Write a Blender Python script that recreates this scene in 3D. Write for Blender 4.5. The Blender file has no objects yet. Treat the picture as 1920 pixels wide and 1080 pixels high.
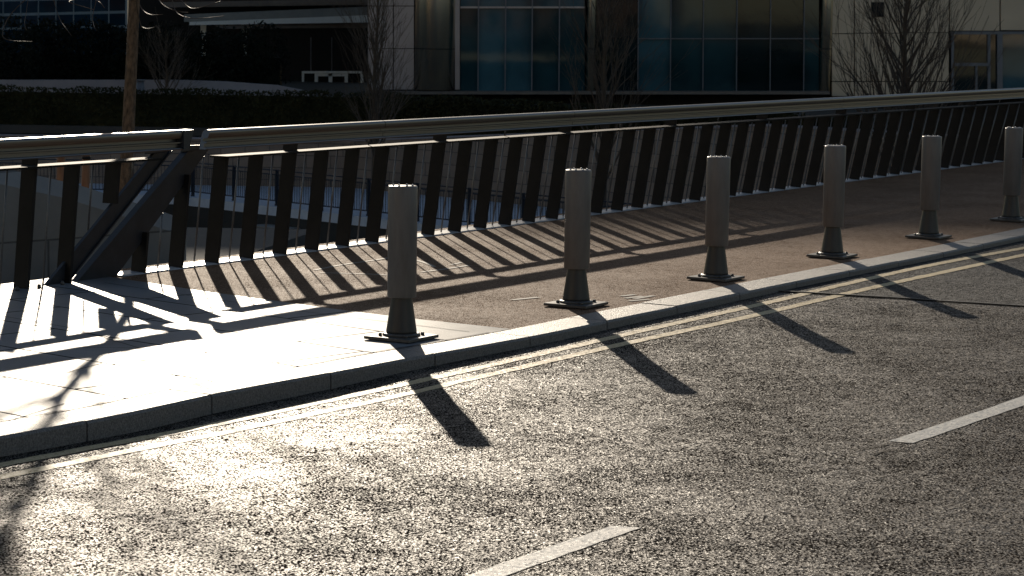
import bpy, bmesh, math, random
from mathutils import Vector, Matrix
S = bpy.context.scene
COL = S.collection
R = math.radians

# ------------------------------------------------------------------ camera
FPX = 85/36*1920
HC = 2.08
PITCH = math.atan((540-30)/FPX)
ROLL = .016
fwd = Vector((0, math.cos(PITCH), -math.sin(PITCH)))
_r = Vector((1, 0, 0)); _u = Vector((0, math.sin(PITCH), math.cos(PITCH)))
RIGHT = math.cos(ROLL)*_r + math.sin(ROLL)*_u
UP = -math.sin(ROLL)*_r + math.cos(ROLL)*_u
CAMLOC = Vector((0, 0, HC))
cam = bpy.data.cameras.new("camera"); camo = bpy.data.objects.new("camera", cam); COL.objects.link(camo)
m = Matrix((RIGHT, UP, -fwd)).transposed().to_4x4(); m.translation = CAMLOC
camo.matrix_world = m
cam.lens = 85; cam.sensor_width = 36; cam.clip_end = 2000; cam.clip_start = .1
cam.dof.use_dof = True; cam.dof.focus_distance = 17; cam.dof.aperture_fstop = 11
S.camera = camo

# ------------------------------------------------------------------ light
SUN_EL, SUN_AZ = R(16.5), R(8.6)          # azimuth: towards +Y, turned to -X
w = bpy.data.worlds.new("World"); S.world = w; w.use_nodes = True
nt = w.node_tree; bg = nt.nodes['Background']
sky = nt.nodes.new('ShaderNodeTexSky'); sky.sky_type = 'NISHITA'; sky.sun_disc = False
sky.sun_elevation = SUN_EL; sky.sun_rotation = -SUN_AZ; sky.dust_density = .6
nt.links.new(sky.outputs[0], bg.inputs[0]); bg.inputs[1].default_value = .078
sun = bpy.data.lights.new("sun", 'SUN'); sun.energy = 5; sun.angle = R(.5); sun.color = (1, .87, .70)
so = bpy.data.objects.new("sun", sun); COL.objects.link(so)
sd = Vector((-math.sin(SUN_AZ)*math.cos(SUN_EL), math.cos(SUN_AZ)*math.cos(SUN_EL), math.sin(SUN_EL)))
so.rotation_euler = sd.to_track_quat('Z', 'Y').to_euler(); so.location = (0, 0, 47.6)
S.view_settings.view_transform = 'Standard'; S.view_settings.look = 'None'
S.view_settings.exposure = -0.2; S.view_settings.gamma = 1
S.cycles.max_bounces = 6

# ------------------------------------------------------------------ helpers
def rayd(px, py): return fwd + RIGHT*((px-960)/FPX) - UP*((py-540)/FPX)
def G(px, py, z=0.0):                      # point at height z
    d = rayd(px, py); t = (z-HC)/d.z; return CAMLOC + d*t
def AT(px, py, Y):                         # point at distance Y
    d = rayd(px, py); return CAMLOC + d*(Y/d.y)
def V(*a): return Vector(a)
class MB:
    def __init__(s): s.v = []; s.f = []; s.sm = []
    def add(s, vs, fs, smooth=False):
        b = len(s.v); s.v += [tuple(v) for v in vs]; s.f += [tuple(i+b for i in f) for f in fs]; s.sm += [smooth]*len(fs)
    def hexa(s, p):                        # 8 points: bottom ring 4, top ring 4
        s.add(p, [(3,2,1,0),(4,5,6,7),(0,1,5,4),(1,2,6,5),(2,3,7,6),(3,0,4,7)])
    def box(s, x0, x1, y0, y1, z0, z1):
        s.hexa([(x0,y0,z0),(x1,y0,z0),(x1,y1,z0),(x0,y1,z0),(x0,y0,z1),(x1,y0,z1),(x1,y1,z1),(x0,y1,z1)])
    def prism(s, pts, off):                # polygon pts extruded by vector off
        n = len(pts); off = Vector(off)
        vs = [Vector(p) for p in pts]; vs += [p+off for p in vs]
        s.add(vs, [tuple(range(n))[::-1], tuple(range(n, 2*n))] + [(i, (i+1)%n, n+(i+1)%n, n+i) for i in range(n)])
    def tube(s, pts, rad, n=6, cap=True):
        pts = [Vector(p) for p in pts]; b = []
        for i, p in enumerate(pts):
            d = (pts[min(i+1, len(pts)-1)] - pts[max(i-1, 0)])
            d = d.normalized() if d.length > 1e-9 else Vector((0,0,1))
            a = d.cross(Vector((0,1,0)) if abs(d.y) < .9 else Vector((1,0,0))).normalized(); c = d.cross(a)
            r = rad[i] if isinstance(rad, (list, tuple)) else rad
            b += [p + a*(r*math.cos(k*2*math.pi/n)) + c*(r*math.sin(k*2*math.pi/n)) for k in range(n)]
        fs = [(i*n+k, i*n+(k+1)%n, (i+1)*n+(k+1)%n, (i+1)*n+k) for i in range(len(pts)-1) for k in range(n)]
        s.add(b, fs, True)
        if cap:
            L = len(pts)
            base = len(s.v) - len(b)
            s.f += [tuple(base+k for k in range(n))[::-1], tuple(base+(L-1)*n+k for k in range(n))]; s.sm += [False]*2
    def lathe(s, prof, n=40, cx=0, cy=0):  # prof list of (r,z)
        vs = [(cx+r*math.cos(k*2*math.pi/n), cy+r*math.sin(k*2*math.pi/n), z) for r, z in prof for k in range(n)]
        L = len(prof)
        s.add(vs, [(i*n+k, i*n+(k+1)%n, (i+1)*n+(k+1)%n, (i+1)*n+k) for i in range(L-1) for k in range(n)], True)
        base = len(s.v)-len(vs)
        s.f += [tuple(base+k for k in range(n))[::-1], tuple(base+(L-1)*n+k for k in range(n))]; s.sm += [False]*2
    def build(s, name, mat, parent=None, loc=None, bevel=0, auto=None):
        me = bpy.data.meshes.new(name); me.from_pydata(s.v, [], s.f); me.update()
        me.polygons.foreach_set('use_smooth', s.sm)
        o = bpy.data.objects.new(name, me); COL.objects.link(o); me.materials.append(mat)
        bm = bmesh.new(); bm.from_mesh(me); bmesh.ops.recalc_face_normals(bm, faces=bm.faces); 
        if auto:
            for e in bm.edges:
                if len(e.link_faces) == 2 and e.calc_face_angle(0) > auto: e.smooth = False
        bm.to_mesh(me); bm.free()
        if parent: o.parent = parent
        if loc is not None: o.location = loc
        if bevel:
            b = o.modifiers.new('bevel', 'BEVEL'); b.width = bevel; b.segments = 2; b.limit_method = 'ANGLE'
        return o
def tag(o, label, cat, group=None):
    o['label'] = label; o['category'] = cat
    if group: o['group'] = group
    return o
def empty(name, loc=(0,0,0), rz=0):
    o = bpy.data.objects.new(name, None); COL.objects.link(o); o.location = loc; o.rotation_euler = (0,0,rz); return o
def struct(o, kind='structure'): o['kind'] = kind; return o

# ------------------------------------------------------------------ materials
def newmat(name):
    m = bpy.data.materials.new(name); m.use_nodes = True
    return m, m.node_tree, m.node_tree.nodes['Principled BSDF']
def N(nt, t, **kw):
    n = nt.nodes.new(t)
    for k, v in kw.items():
        if k in n.inputs: n.inputs[k].default_value = v
        else: setattr(n, k, v)
    return n
def coord(nt, scale=(1,1,1), rot=0):
    tc = N(nt, 'ShaderNodeTexCoord'); mp = N(nt, 'ShaderNodeMapping'); mp.inputs['Scale'].default_value = scale
    mp.inputs['Rotation'].default_value = (0, 0, rot)
    nt.links.new(tc.outputs['Object'], mp.inputs[0]); return mp.outputs[0]
def ramp(nt, src, stops):
    r = N(nt, 'ShaderNodeValToRGB'); e = r.color_ramp.elements
    while len(e) < len(stops): e.new(.5)
    for i, (p, c) in enumerate(stops): e[i].position = p; e[i].color = (*c, 1) if len(c) == 3 else c
    nt.links.new(src, r.inputs[0]); return r.outputs[0]
def noise(nt, co, scale, detail=3, rough=.5):
    n = N(nt, 'ShaderNodeTexNoise', Scale=scale, Detail=detail, Roughness=rough); nt.links.new(co, n.inputs['Vector']); return n.outputs[0]
def bump(nt, h, dist, strength=1, normal=None):
    b = N(nt, 'ShaderNodeBump', Distance=dist, Strength=strength); nt.links.new(h, b.inputs['Height'])
    if normal: nt.links.new(normal, b.inputs['Normal'])
    return b.outputs[0]
def mathn(nt, op, a, b=None):
    n = N(nt, 'ShaderNodeMath', operation=op)
    for i, v in enumerate((a, b)):
        if v is None: continue
        if isinstance(v, (int, float)): n.inputs[i].default_value = v
        else: nt.links.new(v, n.inputs[i])
    return n.outputs[0]
def mixc(nt, f, a, b, mode='MIX'):
    n = N(nt, 'ShaderNodeMix', data_type='RGBA', blend_type=mode)
    for i, v in ((0, f), (6, a), (7, b)):
        if isinstance(v, (int, float)): n.inputs[i].default_value = v
        elif isinstance(v, tuple): n.inputs[i].default_value = (*v, 1)
        else: nt.links.new(v, n.inputs[i])
    return n.outputs[2]
def simple(name, c0, c1, rough=.5, scale=8, metal=0, bd=0, bscale=40, spec=.5, stretch=(1,1,1)):
    m, nt, p = newmat(name); co = coord(nt, stretch)
    c = ramp(nt, noise(nt, co, scale, 5, .6), [(.3, c0), (.7, c1)])
    nt.links.new(c, p.inputs['Base Color']); p.inputs['Roughness'].default_value = rough; p.inputs['Metallic'].default_value = metal
    p.inputs['Specular IOR Level'].default_value = spec
    if bd: nt.links.new(bump(nt, noise(nt, co, bscale, 4), bd), p.inputs['Normal'])
    return m

def asphalt(name, cell, gap, dark, light, rough, tilt, patch=.5, spec=.5, bd=.002):
    # stone chips set in bitumen: every chip a flat facet tilted its own way, dark binder between
    m, nt, p = newmat(name); co = coord(nt)
    wob = N(nt, 'ShaderNodeTexNoise', Scale=.7/cell, Detail=2.0); nt.links.new(co, wob.inputs['Vector'])
    va = N(nt, 'ShaderNodeVectorMath', operation='MULTIPLY_ADD'); nt.links.new(wob.outputs['Color'], va.inputs[0]); va.inputs[1].default_value = (cell*.9,)*3; nt.links.new(co, va.inputs[2])
    v = N(nt, 'ShaderNodeTexVoronoi', Scale=1/cell); nt.links.new(va.outputs[0], v.inputs['Vector'])
    sep = N(nt, 'ShaderNodeSeparateColor'); nt.links.new(v.outputs['Color'], sep.inputs[0])
    big = noise(nt, co, 1.1, 5, .6); mid = noise(nt, co, .12/cell, 3, .6)
    lim = mathn(nt, 'ADD', gap, mathn(nt, 'MULTIPLY', mathn(nt, 'SUBTRACT', mid, .5), .45))
    lim = mathn(nt, 'ADD', lim, mathn(nt, 'MULTIPLY', mathn(nt, 'SUBTRACT', big, .5), patch*.6))
    f = mathn(nt, 'SUBTRACT', lim, v.outputs['Distance'])
    mask = ramp(nt, mathn(nt, 'ADD', mathn(nt, 'MULTIPLY', f, 3.0), .5), [(.3, (0,0,0)), (.7, (1,1,1))])
    c = mixc(nt, sep.outputs[0], dark, light)
    c = mixc(nt, mask, tuple(x*.6 for x in dark), c)
    nt.links.new(c, p.inputs['Base Color'])
    nt.links.new(mathn(nt, 'ADD', mathn(nt, 'MULTIPLY', sep.outputs[1], .2), mathn(nt, 'ADD', rough, mathn(nt, 'MULTIPLY', mathn(nt, 'SUBTRACT', 1.0, mask), .35))), p.inputs['Roughness'])
    nt.links.new(mathn(nt, 'MULTIPLY', mask, spec), p.inputs['Specular IOR Level'])
    g = N(nt, 'ShaderNodeNewGeometry')
    t1 = N(nt, 'ShaderNodeVectorMath', operation='SUBTRACT'); nt.links.new(v.outputs['Color'], t1.inputs[0]); t1.inputs[1].default_value = (.5,.5,.5)
    t2 = N(nt, 'ShaderNodeVectorMath', operation='MULTIPLY'); nt.links.new(t1.outputs[0], t2.inputs[0]); t2.inputs[1].default_value = (tilt, tilt, 0)
    t3 = N(nt, 'ShaderNodeVectorMath', operation='ADD'); nt.links.new(g.outputs['Normal'], t3.inputs[0]); nt.links.new(t2.outputs[0], t3.inputs[1])
    t4 = N(nt, 'ShaderNodeVectorMath', operation='NORMALIZE'); nt.links.new(t3.outputs[0], t4.inputs[0])
    b = bump(nt, mathn(nt, 'MULTIPLY', mid, 1.0), bd*3, 1, t4.outputs[0]); b = bump(nt, noise(nt, co, 2.2/cell, 2, .6), bd, 1, b); b = bump(nt, big, .010, 1, b)
    nt.links.new(b, p.inputs['Normal'])
    return m
M = {}
M['road'] = asphalt('coarse_asphalt', .0108, .49, (.048,.042,.036), (.25,.21,.17), .36, .42, .8, .20, .002)
M['road2'] = asphalt('fine_asphalt', .008, .5, (.025,.024,.023), (.06,.057,.053), .45, .35, .3, .4, .001)
M['foot'] = asphalt('buff_asphalt', .008, .6, (.16,.09,.052), (.36,.225,.14), .6, .3, .7, .08, .001)

def paving_mat():
    m, nt, p = newmat('granite_paving'); co = coord(nt, (1,1,1), R(41.5))
    br = N(nt, 'ShaderNodeTexBrick', Scale=1.0); br.inputs['Mortar Size'].default_value = .012
    br.inputs['Brick Width'].default_value = 1.5; br.inputs['Row Height'].default_value = .75; br.offset = .4
    br.inputs['Mortar Smooth'].default_value = .2
    br.inputs['Color1'].default_value = (.27,.285,.30,1); br.inputs['Color2'].default_value = (.34,.345,.35,1); br.inputs['Mortar'].default_value = (.05,.05,.05,1)
    nt.links.new(co, br.inputs['Vector'])
    fine = noise(nt, co, 160, 3, .7)
    c = mixc(nt, 1.0, br.outputs['Color'], ramp(nt, fine, [(.3, (.72,.72,.72)), (.7, (1,1,1))]), 'MULTIPLY')
    st = noise(nt, co, 1.7, 6, .65)
    c = mixc(nt, 1.0, c, ramp(nt, st, [(.35, (.75,.75,.76)), (.6, (1,1,1))]), 'MULTIPLY')
    nt.links.new(c, p.inputs['Base Color'])
    nt.links.new(mathn(nt, 'ADD', mathn(nt, 'MULTIPLY', st, .25), .30), p.inputs['Roughness']); nt.links.new(mathn(nt, 'MULTIPLY', mathn(nt, 'SUBTRACT', 1.0, br.outputs['Fac']), .04), p.inputs['Specular IOR Level'])
    b = bump(nt, mathn(nt, 'SUBTRACT', mathn(nt, 'MULTIPLY', fine, .3), br.outputs['Fac']), .0015)
    nt.links.new(b, p.inputs['Normal'])
    return m
M['paving'] = paving_mat()
M['kerb'] = simple('granite_kerb', (.09,.085,.08), (.30,.28,.26), .5, 95, bd=.006, bscale=110, spec=.5)
M['kerb2'] = M['kerb']
def paint(name, c0, c1, wear, rough=.55):
    m, nt, p = newmat(name); co = coord(nt)
    v = N(nt, 'ShaderNodeTexVoronoi', Scale=85.0); nt.links.new(co, v.inputs['Vector'])
    n1 = noise(nt, co, 110, 3, .6); n2 = noise(nt, co, 3.0, 4, .6)
    h = mathn(nt, 'ADD', mathn(nt, 'MULTIPLY', v.outputs['Distance'], -1.0), n1)
    f = ramp(nt, mathn(nt, 'ADD', n1, mathn(nt, 'MULTIPLY', n2, .5)), [(wear, (0,0,0)), (wear+.1, (1,1,1))])
    c = mixc(nt, f, (.06,.055,.05), mixc(nt, n2, c0, c1))
    nt.links.new(c, p.inputs['Base Color']); p.inputs['Roughness'].default_value = rough
    nt.links.new(bump(nt, h, .0028), p.inputs['Normal'])
    return m
M['yellow'] = asphalt('yellow_paint', .0108, .80, (.52,.40,.21), (.70,.56,.33), .45, .3, .4, .3, .0015)
M['white'] = asphalt('white_paint', .0115, .85, (.5,.48,.44), (.68,.66,.6), .45, .2, .4, .25, .001)
M['steel_dark'] = simple('dark_painted_steel', (.011,.011,.011), (.018,.0178,.0175), .5, 6, bd=.0006, bscale=60, spec=.25)
M['steel_strut'] = simple('grey_painted_steel', (.022,.025,.030), (.035,.040,.048), .42, 9, bd=.0006, bscale=60)
def brushed(name, c, rough):
    m, nt, p = newmat(name); co = coord(nt, (.6,.6,30))
    n = noise(nt, co, 3, 3, .5)
    nt.links.new(ramp(nt, n, [(.3, tuple(x*.82 for x in c)), (.7, c)]), p.inputs['Base Color'])
    nt.links.new(mathn(nt, 'ADD', mathn(nt, 'MULTIPLY', n, .06), rough), p.inputs['Roughness']); p.inputs['Metallic'].default_value = 1
    return m
M['rail'] = brushed('brushed_stainless', (.27,.255,.24), .32)
M['ledge'] = simple('pale_ledge', (.5,.5,.5), (.6,.6,.6), .35, 30)
M['bar'] = simple('matt_bar_paint', (.02,.02,.02), (.03,.03,.028), .7, 9, spec=.1)
M['rod'] = simple('steel_rod', (.16,.16,.16), (.22,.22,.22), .45, 30, metal=.5)
M['sleeve'] = simple('bollard_paint', (.17,.158,.145), (.205,.19,.175), .40, 5, bd=.0008, bscale=70)
M['cone'] = simple('bollard_cone_paint', (.045,.047,.04), (.06,.06,.052), .4, 7, bd=.0008, bscale=70)
M['plate'] = simple('bollard_plate', (.10,.10,.095), (.16,.155,.15), .38, 20, bd=.001, bscale=60)
M['stud'] = simple('galvanised', (.5,.5,.5), (.6,.6,.6), .3, 30, metal=.8)
M['bark'] = simple('bark', (.05,.035,.022), (.26,.17,.10), .85, 14, bd=.02, bscale=26, stretch=(2,2,.8))
M['twig'] = simple('twig_bark', (.045,.032,.022), (.10,.07,.045), .55, 9)
M['stake'] = simple('stake_wood', (.20,.09,.04), (.30,.15,.07), .7, 9, stretch=(3,3,.6))
M['leaf'] = simple('hedge_leaf', (.018,.022,.010), (.05,.048,.02), .7, 1.2, spec=.1)
M['leafd'] = simple('evergreen_leaf', (.006,.008,.006), (.014,.018,.012), .7, 1.0, spec=.08)
def tiles(name, c1, c2, mort, bw, rh, off=.5, rough=.6, ms=.012, axis='XZ'):
    m, nt, p = newmat(name)
    tc = N(nt, 'ShaderNodeTexCoord'); sx = N(nt, 'ShaderNodeSeparateXYZ'); cx = N(nt, 'ShaderNodeCombineXYZ')
    nt.links.new(tc.outputs['Object'], sx.inputs[0]); nt.links.new(sx.outputs[0], cx.inputs[0]); nt.links.new(sx.outputs[2], cx.inputs[1])
    br = N(nt, 'ShaderNodeTexBrick', Scale=1.0); br.offset = off
    for k, v in (('Mortar Size', ms), ('Brick Width', bw), ('Row Height', rh), ('Color1', (*c1,1)), ('Color2', (*c2,1)), ('Mortar', (*mort,1))): br.inputs[k].default_value = v
    nt.links.new(cx.outputs[0], br.inputs['Vector'])
    c = mixc(nt, 1.0, br.outputs['Color'], ramp(nt, noise(nt, tc.outputs['Object'], 1.3, 6, .65), [(.3, (.7,.7,.7)), (.7, (1,1,1))]), 'MULTIPLY')
    nt.links.new(c, p.inputs['Base Color']); p.inputs['Roughness'].default_value = rough
    nt.links.new(bump(nt, br.outputs['Fac'], -.01), p.inputs['Normal'])
    return m
M['quay'] = tiles('quay_stone', (.24,.18,.135), (.29,.22,.165), (.07,.06,.05), .9, .45, .5)
M['quaydark'] = tiles('quay_face', (.022,.022,.020), (.032,.03,.028), (.02,.02,.02), 1.2, .5, .5)
M['abut'] = tiles('abutment_concrete', (.27,.26,.24), (.30,.29,.265), (.14,.135,.125), 1.4, .62, .5, .7, .008)
M['clad'] = tiles('stone_cladding', (.48,.40,.30), (.55,.46,.35), (.03,.03,.03), 2.5, 2.9, 0, .35, .03)
M['panel'] = simple('metal_panel', (.30,.29,.31), (.36,.35,.37), .32, .6, metal=.8)
M['column'] = brushed('polished_column', (.92,.82,.64), .22)
_n = M['column'].node_tree; _p = _n.nodes['Principled BSDF']; _p.inputs['Anisotropic'].default_value = .95; _p.inputs['Anisotropic Rotation'].default_value = .25
_t = N(_n, 'ShaderNodeTangent', direction_type='RADIAL', axis='Z'); _n.links.new(_t.outputs[0], _p.inputs['Tangent'])
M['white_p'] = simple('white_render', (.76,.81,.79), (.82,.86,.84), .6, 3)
M['greywall'] = simple('grey_wall', (.25,.235,.25), (.33,.31,.325), .7, 1.2)
M['cladp'] = simple('beige_cladding', (.50,.40,.28), (.66,.53,.38), .45, .35)
M['canopyg'] = simple('canopy_grey', (.22,.23,.22), (.28,.29,.27), .6, 2)
M['doorw'] = simple('white_door_paint', (.7,.74,.72), (.78,.82,.8), .5, 3)
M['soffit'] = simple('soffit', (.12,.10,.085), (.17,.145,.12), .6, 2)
M['prom'] = simple('promenade_paving', (.5,.56,.64), (.6,.66,.74), .45, 3)
M['water'] = simple('canal_water', (.01,.015,.015), (.015,.02,.02), .08, 3, bd=.02, bscale=2)
M['ground'] = simple('ground', (.05,.048,.042), (.07,.065,.06), .9, .5)
M['black'] = simple('dark_interior', (.004,.004,.004), (.008,.008,.008), .8, 2)
M['frame'] = simple('window_frame', (.12,.13,.15), (.15,.16,.18), .4, 3)
M['blueband'] = simple('spandrel_band', (.22,.31,.37), (.27,.36,.42), .4, 2)
M['backwall'] = simple('sunlit_render', (.60,.50,.36), (.72,.61,.45), .8, .3)
M['backmid'] = simple('tan_render', (.24,.19,.13), (.32,.25,.18), .8, .3)
M['backdark'] = simple('dark_brick', (.09,.06,.045), (.13,.09,.07), .8, .4)
def glass(name, c, rough=.04):
    m, nt, p = newmat(name); co = coord(nt)
    nt.links.new(ramp(nt, noise(nt, co, .35, 3, .5), [(.35, tuple(x*.45 for x in c)), (.65, c)]), p.inputs['Base Color'])
    p.inputs['Roughness'].default_value = rough; p.inputs['IOR'].default_value = 1.5
    nt.links.new(bump(nt, noise(nt, co, .5, 2), .002), p.inputs['Normal'])
    return m
M['glass'] = glass('teal_glass', (.02,.062,.075))
M['glass2'] = glass('dark_glass', (.008,.022,.026))
M['glass3'] = glass('blue_glass', (.05,.13,.165))
M['glass4'] = glass('navy_glass', (.012,.05,.09)); M['glass4'].node_tree.nodes['Principled BSDF'].inputs['Specular IOR Level'].default_value = .12

def weathered(name, c0, c1, dirt, rough):
    # paint with grime streaks and scuffs placed by world position, so no two bollards wear alike
    m, nt, p = newmat(name); g = N(nt, 'ShaderNodeNewGeometry'); mp = N(nt, 'ShaderNodeMapping'); mp.inputs['Scale'].default_value = (1,1,.22)
    nt.links.new(g.outputs['Position'], mp.inputs[0])
    a = noise(nt, mp.outputs[0], 22, 6, .65); b = noise(nt, g.outputs['Position'], 45, 4, .7); d = noise(nt, g.outputs['Position'], 2.2, 3, .5)
    c = ramp(nt, a, [(.35, c0), (.65, c1)])
    c = mixc(nt, ramp(nt, mathn(nt, 'ADD', mathn(nt, 'MULTIPLY', a, .6), mathn(nt, 'MULTIPLY', d, .5)), [(.62, (0,0,0)), (.74, (.4,.4,.4))]), c, dirt)
    c = mixc(nt, ramp(nt, b, [(.72, (0,0,0)), (.76, (.3,.3,.3))]), c, tuple(x*1.8 for x in c1))
    nt.links.new(c, p.inputs['Base Color']); nt.links.new(mathn(nt, 'ADD', mathn(nt, 'MULTIPLY', a, .3), rough-.12), p.inputs['Roughness'])
    nt.links.new(bump(nt, b, .0006), p.inputs['Normal']); return m
M['sleeve'] = weathered('bollard_paint', (.16,.152,.142), (.20,.19,.178), (.09,.075,.06), .38)
M['cone'] = weathered('bollard_cone_paint', (.04,.041,.038), (.055,.055,.050), (.09,.075,.055), .38)
M['plate'] = weathered('bollard_plate', (.07,.068,.062), (.12,.115,.105), (.10,.075,.05), .4)
# ------------------------------------------------------------------ ground
def interp(x, X, Y):
    if x <= X[0]: return Y[0]
    for i in range(1, len(X)):
        if x <= X[i]: return Y[i-1]+(Y[i]-Y[i-1])*(x-X[i-1])/(X[i]-X[i-1])
    return Y[-1]
def rz(x, y):
    a = (x+.2)*.5+(y-15.17)*.866; e = (x+.2)*.866-(y-15.17)*.5
    k = interp(a, [-4.3,-3.1,-1.8,-.8,0,1.8,4,6], [-.095,-.108,-.098,-.078,-.068,-.060,-.052,-.05])
    t = min(1, max(0, (e-.1)/1.3)); t = t*t*(3-2*t)
    return k*(1-t)+interp(a, [-4,-2.5,0,3], [-.05,-.055,-.08,-.085])*t
def Groad(px, py, dz=0):
    P = G(px, py, -.1)
    for _ in range(8): P = G(px, py, rz(P.x, P.y)+dz)
    return P
KT = [(-260,866),(0,821),(150,793),(281,767),(375,745),(469,727),(563,710),(666,692),(750,675),(900,649),(1042,623),(1155,598),(1265,576),(1342,560),(1467,534),(1621,503),(1766,474.5),(1920,442)]
kt = [G(*p) for p in KT]
def extend(P, n0, n1):
    d = (P[0]-P[1]).normalized(); e = (P[-1]-P[-2]).normalized()
    return [P[0]+d*n0] + P + [P[-1]+e*n1]
def smooth(P, it=2):
    for _ in range(it):
        Q = [P[0]]
        for i in range(len(P)-1):
            if i: Q.append(P[i]*.75+P[i+1]*.25)
            else: Q.append(P[0]*.5+P[1]*.5)
            if i < len(P)-2: Q.append(P[i]*.25+P[i+1]*.75)
        Q.append(P[-1]); P = Q
    return P
kt = smooth(extend(kt, 8, 28), 2)
def offset(P, d):
    out = []
    for i, p in enumerate(P):
        t = (P[min(i+1, len(P)-1)]-P[max(i-1, 0)]); t.z = 0; t.normalize()
        out.append(p + Vector((-t.y, t.x, 0))*d)     # left of travel = towards the railing
    return out
KW = .30
kb = offset(kt, KW)

# road sheet as a fine grid in Y so that it follows rz
es = [-.03,.1,.25,.4,.55,.7,.85,1.0,1.2,1.5,1.9,2.3,2.8,3.4,4.2,6,12,40]
mb = MB(); ac2 = [0]
kr = [kt[0]]
for i in range(1, len(kt)):
    n = max(1, int((kt[i]-kt[i-1]).length/.25))
    for j in range(n): kr.append(kt[i-1].lerp(kt[i], (j+1)/n))
def rowpt(p, i):
    t = (kr[min(i+1, len(kr)-1)]-kr[max(i-1, 0)]).normalized(); return Vector((t.y, -t.x, 0))
rows = []
for i, p in enumerate(kr):
    rt = rowpt(p, i); rt = (rt*.25 + Vector((.9,-.436,0))*.75).normalized()
    rows.append([(p+rt*e) for e in es])
vs = [(q.x, q.y, rz(q.x, q.y)) for r_ in rows for q in r_]; k = len(es)
mb.add(vs, [(i*k+j, i*k+j+1, (i+1)*k+j+1, (i+1)*k+j) for i in range(len(rows)-1) for j in range(k-1)], True)
r0 = rows[0]
mb.add([(q.x, q.y, rz(q.x, q.y)) for q in r0] + [(q.x+12, q.y-22, -.12) for q in r0], [(j, j+1, k+j+1, k+j) for j in range(k-1)], True)
struct(mb.build('road', M['road']))
# finer asphalt beyond the bridge joint
jp = [(1455,546),(1500,548),(1582,553),(1698,559.5),(1826,568),(1920,574),(2300,600)]
jg = [Groad(x, y, .004) for x, y in jp]
mb = MB()
jg = [jg[i].lerp(jg[i+1], k/4) for i in range(len(jg)-1) for k in range(4)] + [jg[-1]]
for i in range(len(jg)-1):
    a, b = jg[i], jg[i+1]
    n = 70; fa = a+Vector((13.5,24,0)); fb = b+Vector((13.5,24,0))
    for k in range(n):
        q = [a.lerp(fa, k/n), b.lerp(fb, k/n), b.lerp(fb, (k+1)/n), a.lerp(fa, (k+1)/n)]
        mb.add([(p.x, p.y, rz(p.x, p.y)+.004) for p in q], [(0,1,2,3)])
struct(mb.build('road_bridge_surface', M['road2']))
mb = MB()
for i in range(len(jg)-1):
    a, b = jg[i].copy(), jg[i+1].copy(); a.z = rz(a.x,a.y)+.006; b.z = rz(b.x,b.y)+.006
    a2 = a+V(-.006,-.03,0); b2 = b+V(-.006,-.03,0); mb.prism([a2, b2, b, a], (0,0,.006))
struct(mb.build('road_joint', simple('bitumen', (.008,.008,.008), (.012,.012,.012), .5, 20)))

# kerb stones
kroot = struct(empty('kerb', kt[0]))
acc = [0]
for i in range(1, len(kt)): acc.append(acc[-1]+(kt[i]-kt[i-1]).length)
def along(P, s):
    for i in range(1, len(acc)):
        if acc[i] >= s: return P[i-1].lerp(P[i], (s-acc[i-1])/(acc[i]-acc[i-1]))
    return P[-1].copy()
s = .0; LEN = 1.05; kmb = []
rnd = random.Random(4)
mb = MB()
while s < acc[-1]-1:
    n = 3; dz = rnd.uniform(-.003, .003)
    for k in range(n):
        s0 = s+.006+(LEN-.012)*k/n; s1 = s+.006+(LEN-.012)*(k+1)/n
        f0, f1, b0, b1 = along(kt, s0), along(kt, s1), along(kb, s0), along(kb, s1)
        c = .012
        def up(p, z): return (p.x, p.y, z+dz)
        i0, i1 = f0.lerp(b0, c/KW), f1.lerp(b1, c/KW)
        # front face, chamfer, top, back
        mb.add([up(f0,-.3), up(f1,-.3), up(f1,-c), up(f0,-c), up(i1,0.004), up(i0,0.004), up(b1,0.004), up(b0,0.004), up(b1,-.3), up(b0,-.3)],
               [(0,1,2,3),(3,2,4,5),(5,4,6,7),(7,6,8,9)] + ([(0,3,5,7,9)] if k == 0 else []) + ([(1,8,6,4,2)] if k == n-1 else []))
    s += LEN
struct(mb.build('kerb_stones', M['kerb'], kroot)); bpy.data.objects['kerb_stones'].location = -kt[0]
mb = MB()                                   # mortar bed under the stones
for i in range(len(kt)-1):
    f0, f1, b0, b1 = kt[i].lerp(kb[i], .03), kt[i+1].lerp(kb[i+1], .03), kb[i], kb[i+1]
    mb.add([(f0.x,f0.y,-.3),(f1.x,f1.y,-.3),(f1.x,f1.y,-.012),(f0.x,f0.y,-.012),(b1.x,b1.y,-.012),(b0.x,b0.y,-.012)], [(0,1,2,3),(3,2,4,5)])
o = struct(mb.build('kerb_mortar', simple('mortar', (.03,.03,.03), (.05,.05,.05), .9, 30), kroot)); o.location = -kt[0]

# fence line
A = V(-3.42, 18.33, 0); T = V(.5056952, .86271222, 0); NN = V(.86271222, -.5056952, 0)   # NN points to the road
def FP(s, n, z): return A + T*s + NN*n + V(0,0,z)

# footway (buff asphalt) between kerb back edge and deck edge
mb = MB()
def decke(p, n):                            # project p on fence line with offset n
    s = (p-A).dot(T); return FP(s, n, 0)
for i in range(len(kb)-1):
    a, b = kb[i], kb[i+1]
    c, d = decke(b, -.32), decke(a, -.32)
    mb.add([(p.x,p.y,0) for p in (a,b,c,d)], [(0,1,2,3)])
struct(mb.build('footway', M['foot']))
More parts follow.
